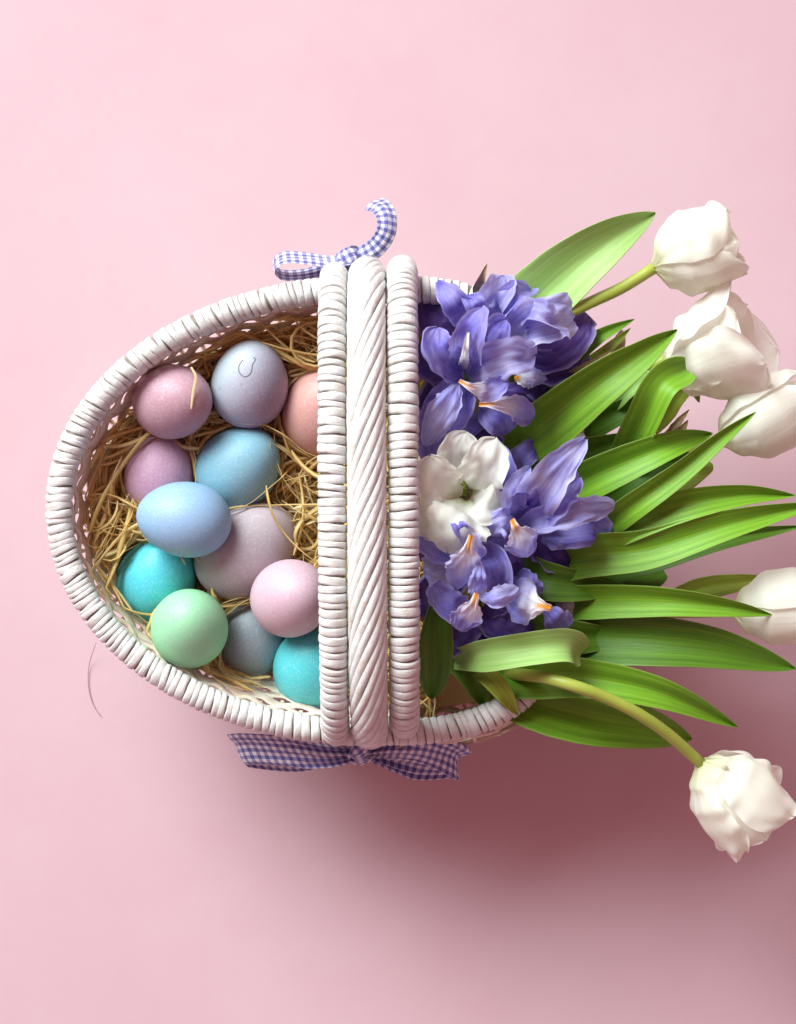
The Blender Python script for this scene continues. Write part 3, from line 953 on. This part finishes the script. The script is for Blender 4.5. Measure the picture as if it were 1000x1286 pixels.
i2 = iris(640, 400, 'violet iris at the top edge with a crumpled pale petal, by the rim')
stem(i2, [(640, 420, .02), (640, 410, .09), (636, 400, .135)], 14, M_STEMG)
pet(i2, [(590, 402, .140), (578, 390, .165), (566, 374, .172), (550, 354, .158)], 40, M_IRIS, cup=.35)
pet(i2, [(610, 395, .140), (618, 378, .168), (628, 362, .175), (634, 347, .162)], 40, M_IRISL, cup=.4)
pet(i2, [(622, 398, .145), (636, 384, .170), (652, 370, .174), (667, 366, .155)], 36, M_IRIS, cup=.6, twist=(10, 40))
pet(i2, [(636, 428, .150), (660, 410, .178), (690, 400, .182), (722, 396, .165)], 58, M_IRISL, prof_curl, cup=.2, ruffle=.30, lump=.4, rfreq=3)
pet(i2, [(632, 420, .150), (655, 400, .170), (680, 392, .174), (712, 388, .160)], 36, M_IRIS, prof_oval, ruffle=.25)
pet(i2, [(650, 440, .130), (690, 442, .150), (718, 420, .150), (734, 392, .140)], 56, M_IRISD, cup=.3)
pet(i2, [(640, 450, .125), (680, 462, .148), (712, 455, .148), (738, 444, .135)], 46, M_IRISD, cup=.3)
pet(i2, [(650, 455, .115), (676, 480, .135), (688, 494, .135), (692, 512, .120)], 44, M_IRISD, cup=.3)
pet(i2, [(646, 474, .150), (658, 474, .162), (670, 473, .166), (688, 476, .158)], 26, M_FALL, prof_oval, cup=-.6)
pet(i2, [(600, 430, .110), (570, 420, .130), (548, 405, .135), (532, 375, .12)], 60, M_IRISD, cup=.2)

i3 = iris(620, 520, 'small violet iris half under the large one, yellow throat above the white tulip')
stem(i3, [(625, 540, .02), (620, 525, .09), (612, 515, .135)], 12, M_STEMG)
pet(i3, [(604, 510, .140), (616, 518, .160), (628, 530, .162), (636, 545, .150)], 40, M_IRIS, prof_fall, cup=.2)
pet(i3, [(602, 508, .184), (620, 508, .186), (648, 512, .174), (668, 528, .158)], 34, M_FALL, prof_fall, cup=.25)
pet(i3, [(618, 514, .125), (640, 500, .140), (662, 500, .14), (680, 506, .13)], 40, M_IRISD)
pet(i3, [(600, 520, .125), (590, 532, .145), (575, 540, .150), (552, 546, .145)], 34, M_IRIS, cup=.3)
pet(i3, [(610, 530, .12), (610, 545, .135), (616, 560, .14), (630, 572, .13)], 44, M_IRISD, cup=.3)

i4 = iris(650, 640, 'violet iris right of the white tulip with tall frilled upright petals')
stem(i4, [(650, 650, .02), (650, 655, .09), (650, 655, .145)], 14, M_STEMG)
pet(i4, [(654, 656, .150), (676, 622, .192), (704, 586, .205), (734, 552, .190)], 58, M_IRISL, cup=.45, ruffle=.22, jag=.22, lump=.25)
pet(i4, [(656, 655, .150), (680, 640, .185), (705, 615, .195), (726, 600, .180)], 48, M_IRIS, cup=.45)
pet(i4, [(648, 652, .150), (645, 628, .185), (650, 606, .190), (664, 588, .178)], 36, M_IRISL, cup=.4)
pet(i4, [(650, 640, .145), (640, 612, .170), (634, 590, .176), (632, 562, .164)], 38, M_IRIS, cup=.35)
pet(i4, [(654, 660, .155), (690, 650, .188), (730, 640, .190), (771, 634, .172)], 36, M_IRISL, prof_oval, cup=.4, twist=(5, -15))
pet(i4, [(680, 668, .140), (715, 664, .165), (748, 664, .165), (762, 688, .145)], 52, M_IRIS, cup=.3)
pet(i4, [(643, 652, .204), (648, 664, .206), (657, 680, .190), (663, 699, .178)], 46, M_FALL, prof_fall, cup=-.2, twist=(-5, 5))
pet(i4, [(650, 658, .165), (638, 656, .182), (626, 660, .184), (614, 672, .172)], 38, M_IRISL, prof_fall, cup=-.15)
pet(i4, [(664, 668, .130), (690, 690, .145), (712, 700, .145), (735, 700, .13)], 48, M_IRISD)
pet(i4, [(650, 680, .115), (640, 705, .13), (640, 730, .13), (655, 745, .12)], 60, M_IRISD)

i5 = iris(590, 690, 'violet iris against the handle just below the white tulip')
stem(i5, [(592, 700, .02), (592, 690, .09), (592, 680, .145)], 13, M_STEMG)
pet(i5, [(592, 672, .206), (588, 690, .205), (582, 712, .190), (576, 740, .172)], 44, M_FALL, prof_fall, cup=-.25)
pet(i5, [(588, 680, .170), (594, 668, .190), (598, 690, .192), (600, 708, .180)], 26, M_FALL, prof_fall, cup=-.2)
pet(i5, [(590, 676, .170), (582, 668, .188), (576, 660, .192), (570, 648, .184)], 24, M_IRIS, cup=.4)
pet(i5, [(578, 690, .150), (560, 688, .165), (545, 682, .165), (533, 660, .15)], 44, M_IRIS, cup=.3)
pet(i5, [(580, 700, .145), (565, 712, .158), (550, 718, .155), (534, 722, .14)], 46, M_IRISL, cup=.3)
pet(i5, [(605, 690, .155), (618, 702, .172), (625, 718, .172), (620, 738, .155)], 36, M_IRIS, cup=.5)
pet(i5, [(600, 690, .140), (625, 680, .155), (640, 690, .155), (648, 705, .145)], 36, M_IRIS)
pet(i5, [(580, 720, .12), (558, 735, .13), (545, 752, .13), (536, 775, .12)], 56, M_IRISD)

i6 = iris(600, 752, 'violet iris nearest the lower rim with two pale rounded petals')
stem(i6, [(602, 765, .02), (600, 760, .09), (598, 752, .150)], 12, M_STEMG)
pet(i6, [(599, 745, .208), (594, 760, .206), (586, 776, .192), (578, 792, .178)], 42, M_FALL, prof_fall, cup=-.15)
pet(i6, [(598, 750, .175), (614, 752, .194), (632, 748, .196), (652, 738, .184)], 28, M_IRISL, prof_fall, cup=-.3)
pet(i6, [(600, 750, .172), (600, 734, .194), (602, 720, .198), (603, 704, .188)], 24, M_IRISL, cup=-.2)
pet(i6, [(590, 765, .150), (574, 764, .168), (560, 754, .170), (543, 738, .158)], 38, M_IRIS, cup=.35)
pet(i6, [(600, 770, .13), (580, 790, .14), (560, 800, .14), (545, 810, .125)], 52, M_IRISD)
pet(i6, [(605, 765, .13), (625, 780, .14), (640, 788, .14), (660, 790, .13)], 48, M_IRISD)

i7 = iris(670, 760, 'violet iris lowest on the right, broad flat petal with a yellow spot at its edge')
stem(i7, [(665, 765, .02), (668, 765, .09), (680, 764, .140)], 12, M_STEMG)
pet(i7, [(692, 764, .190), (676, 760, .188), (660, 756, .174), (636, 752, .155)], 60, M_FALL, prof_fall, cup=-.2)
pet(i7, [(680, 762, .158), (692, 772, .172), (702, 784, .170), (714, 797, .150)], 40, M_IRIS, prof_fall, cup=-.2)
pet(i7, [(672, 750, .15), (664, 738, .16), (656, 728, .158), (648, 722, .145)], 34, M_IRIS)
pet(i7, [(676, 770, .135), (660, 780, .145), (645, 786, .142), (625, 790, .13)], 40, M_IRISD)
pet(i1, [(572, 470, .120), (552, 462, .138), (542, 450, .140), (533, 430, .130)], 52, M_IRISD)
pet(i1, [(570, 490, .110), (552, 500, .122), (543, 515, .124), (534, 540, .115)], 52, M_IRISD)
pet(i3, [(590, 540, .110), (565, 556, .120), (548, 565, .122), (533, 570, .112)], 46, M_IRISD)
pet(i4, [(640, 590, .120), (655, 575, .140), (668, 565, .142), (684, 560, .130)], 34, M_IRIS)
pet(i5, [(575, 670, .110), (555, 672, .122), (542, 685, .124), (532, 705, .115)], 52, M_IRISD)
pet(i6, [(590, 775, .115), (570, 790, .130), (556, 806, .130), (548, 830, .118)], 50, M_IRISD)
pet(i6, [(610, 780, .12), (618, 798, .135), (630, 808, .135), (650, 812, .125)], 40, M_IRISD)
pet(i2, [(606, 404, .150), (600, 390, .172), (595, 380, .178), (588, 370, .168)], 28, M_IRIS, cup=.4)
pet(i2, [(650, 400, .160), (668, 392, .184), (684, 398, .188), (700, 410, .176)], 34, M_IRISL, cup=.5, twist=(0, 40))
# dry papery sheaths on iris stems
blade('sheath', [(598, 368, .140), (603, 356, .160), (607, 345, .168), (612, 331, .170)], 14, prof_leaf, M_DRY, i2, cup=.5)
blade('sheath', [(690, 490, .135), (725, 470, .150), (750, 455, .152), (768, 440, .145)], 18, prof_leaf, M_DRY, i2, cup=.5)
blade('sheath', [(735, 470, .115), (760, 450, .128), (775, 435, .13), (782, 415, .12)], 22, prof_oval, M_DRY, i2, cup=.4)
blade('sheath', [(826, 566, .09), (840, 546, .106), (852, 530, .110), (866, 514, .106)], 13, prof_leaf, M_DRY, i3, cup=.5, jag=.3, crinkle=.3)
blade('sheath', [(832, 560, .09), (846, 548, .108), (856, 540, .111), (864, 528, .108)], 15, prof_oval, M_DRY, i3, cup=.5, jag=.4, crinkle=.4)

# ------------------------------------------------------------------ gingham bows
def bow(label, loc):
    return thing('gingham_bow', loc, label, 'bow', 'gingham bows tied at the handle')
b1 = bow('violet gingham bow at the lower handle end, loops spread flat under the rim', tuple(P(450, 945, .09)))
up = Vector((0, -.50, .86))
kw = dict(metric=True, hint=up, nv=19, nu=60, thick=.0004, jag=0)
blade('loop', [(446, 947, .104), (410, 948, .112), (360, 943, .114), (316, 940, .108), (302, 941, .104), (298, 942, .098), (304, 944, .092), (360, 950, .090), (442, 948, .094)], 54,
      lambda u: .34 + .66 * min(1, 1.5 * math.sin(PI * u)), M_GING, b1, ruffle=.0, lump=.14, cup=.0, gather=.30, side=Vector((-.38, .80, .46)), **kw)
blade('loop', [(456, 946, .104), (490, 940, .116), (530, 940, .116), (566, 950, .106), (577, 957, .098), (572, 960, .090), (530, 958, .086), (458, 948, .094)], 54,
      lambda u: .30 + .70 * min(1, 1.4 * math.sin(PI * u)), M_GING, b1, ruffle=.10, lump=.42, cup=.0, rfreq=3, gather=.40, crinkle=.2, side=Vector((.30, .80, .50)), **kw)
blade('knot', [(440, 930, .098), (445, 938, .114), (452, 948, .114), (458, 960, .094)], 30, prof_band, M_GING, b1, cup=-.5, ruffle=.12, crinkle=.3, metric=True, nv=13, thick=.0005)
b2 = bow('violet gingham bow behind the upper handle end with one curled upright tail', tuple(P(440, 328, .09)))
kw = dict(metric=True, nv=15, nu=56, thick=.0004, jag=0)
blade('loop', [(450, 324, .108), (420, 328, .112), (385, 324, .116), (358, 323, .116), (344, 333, .112), (354, 345, .106), (385, 344, .104), (430, 332, .104)], 36,
      prof_band, M_GING, b2, side=Vector((-.10, .50, -.86)), lump=.10, gather=.15, **kw)
blade('tail', [(430, 331, .106), (452, 323, .113), (474, 310, .118), (486, 292, .120), (487, 272, .118), (480, 258, .113), (468, 252, .106)], 30,
      lambda u: .75 + .25 * u, M_GING, b2, hint=Vector((.55, .15, .82)), twist=(-10, 25), lump=.18, cup=-.35, crinkle=.15, **kw)
blade('knot', [(426, 338, .100), (432, 328, .116), (446, 321, .116), (456, 324, .100)], 28, prof_band, M_GING, b2, cup=-.4, ruffle=.12, crinkle=.3, metric=True, nv=13, thick=.0005)
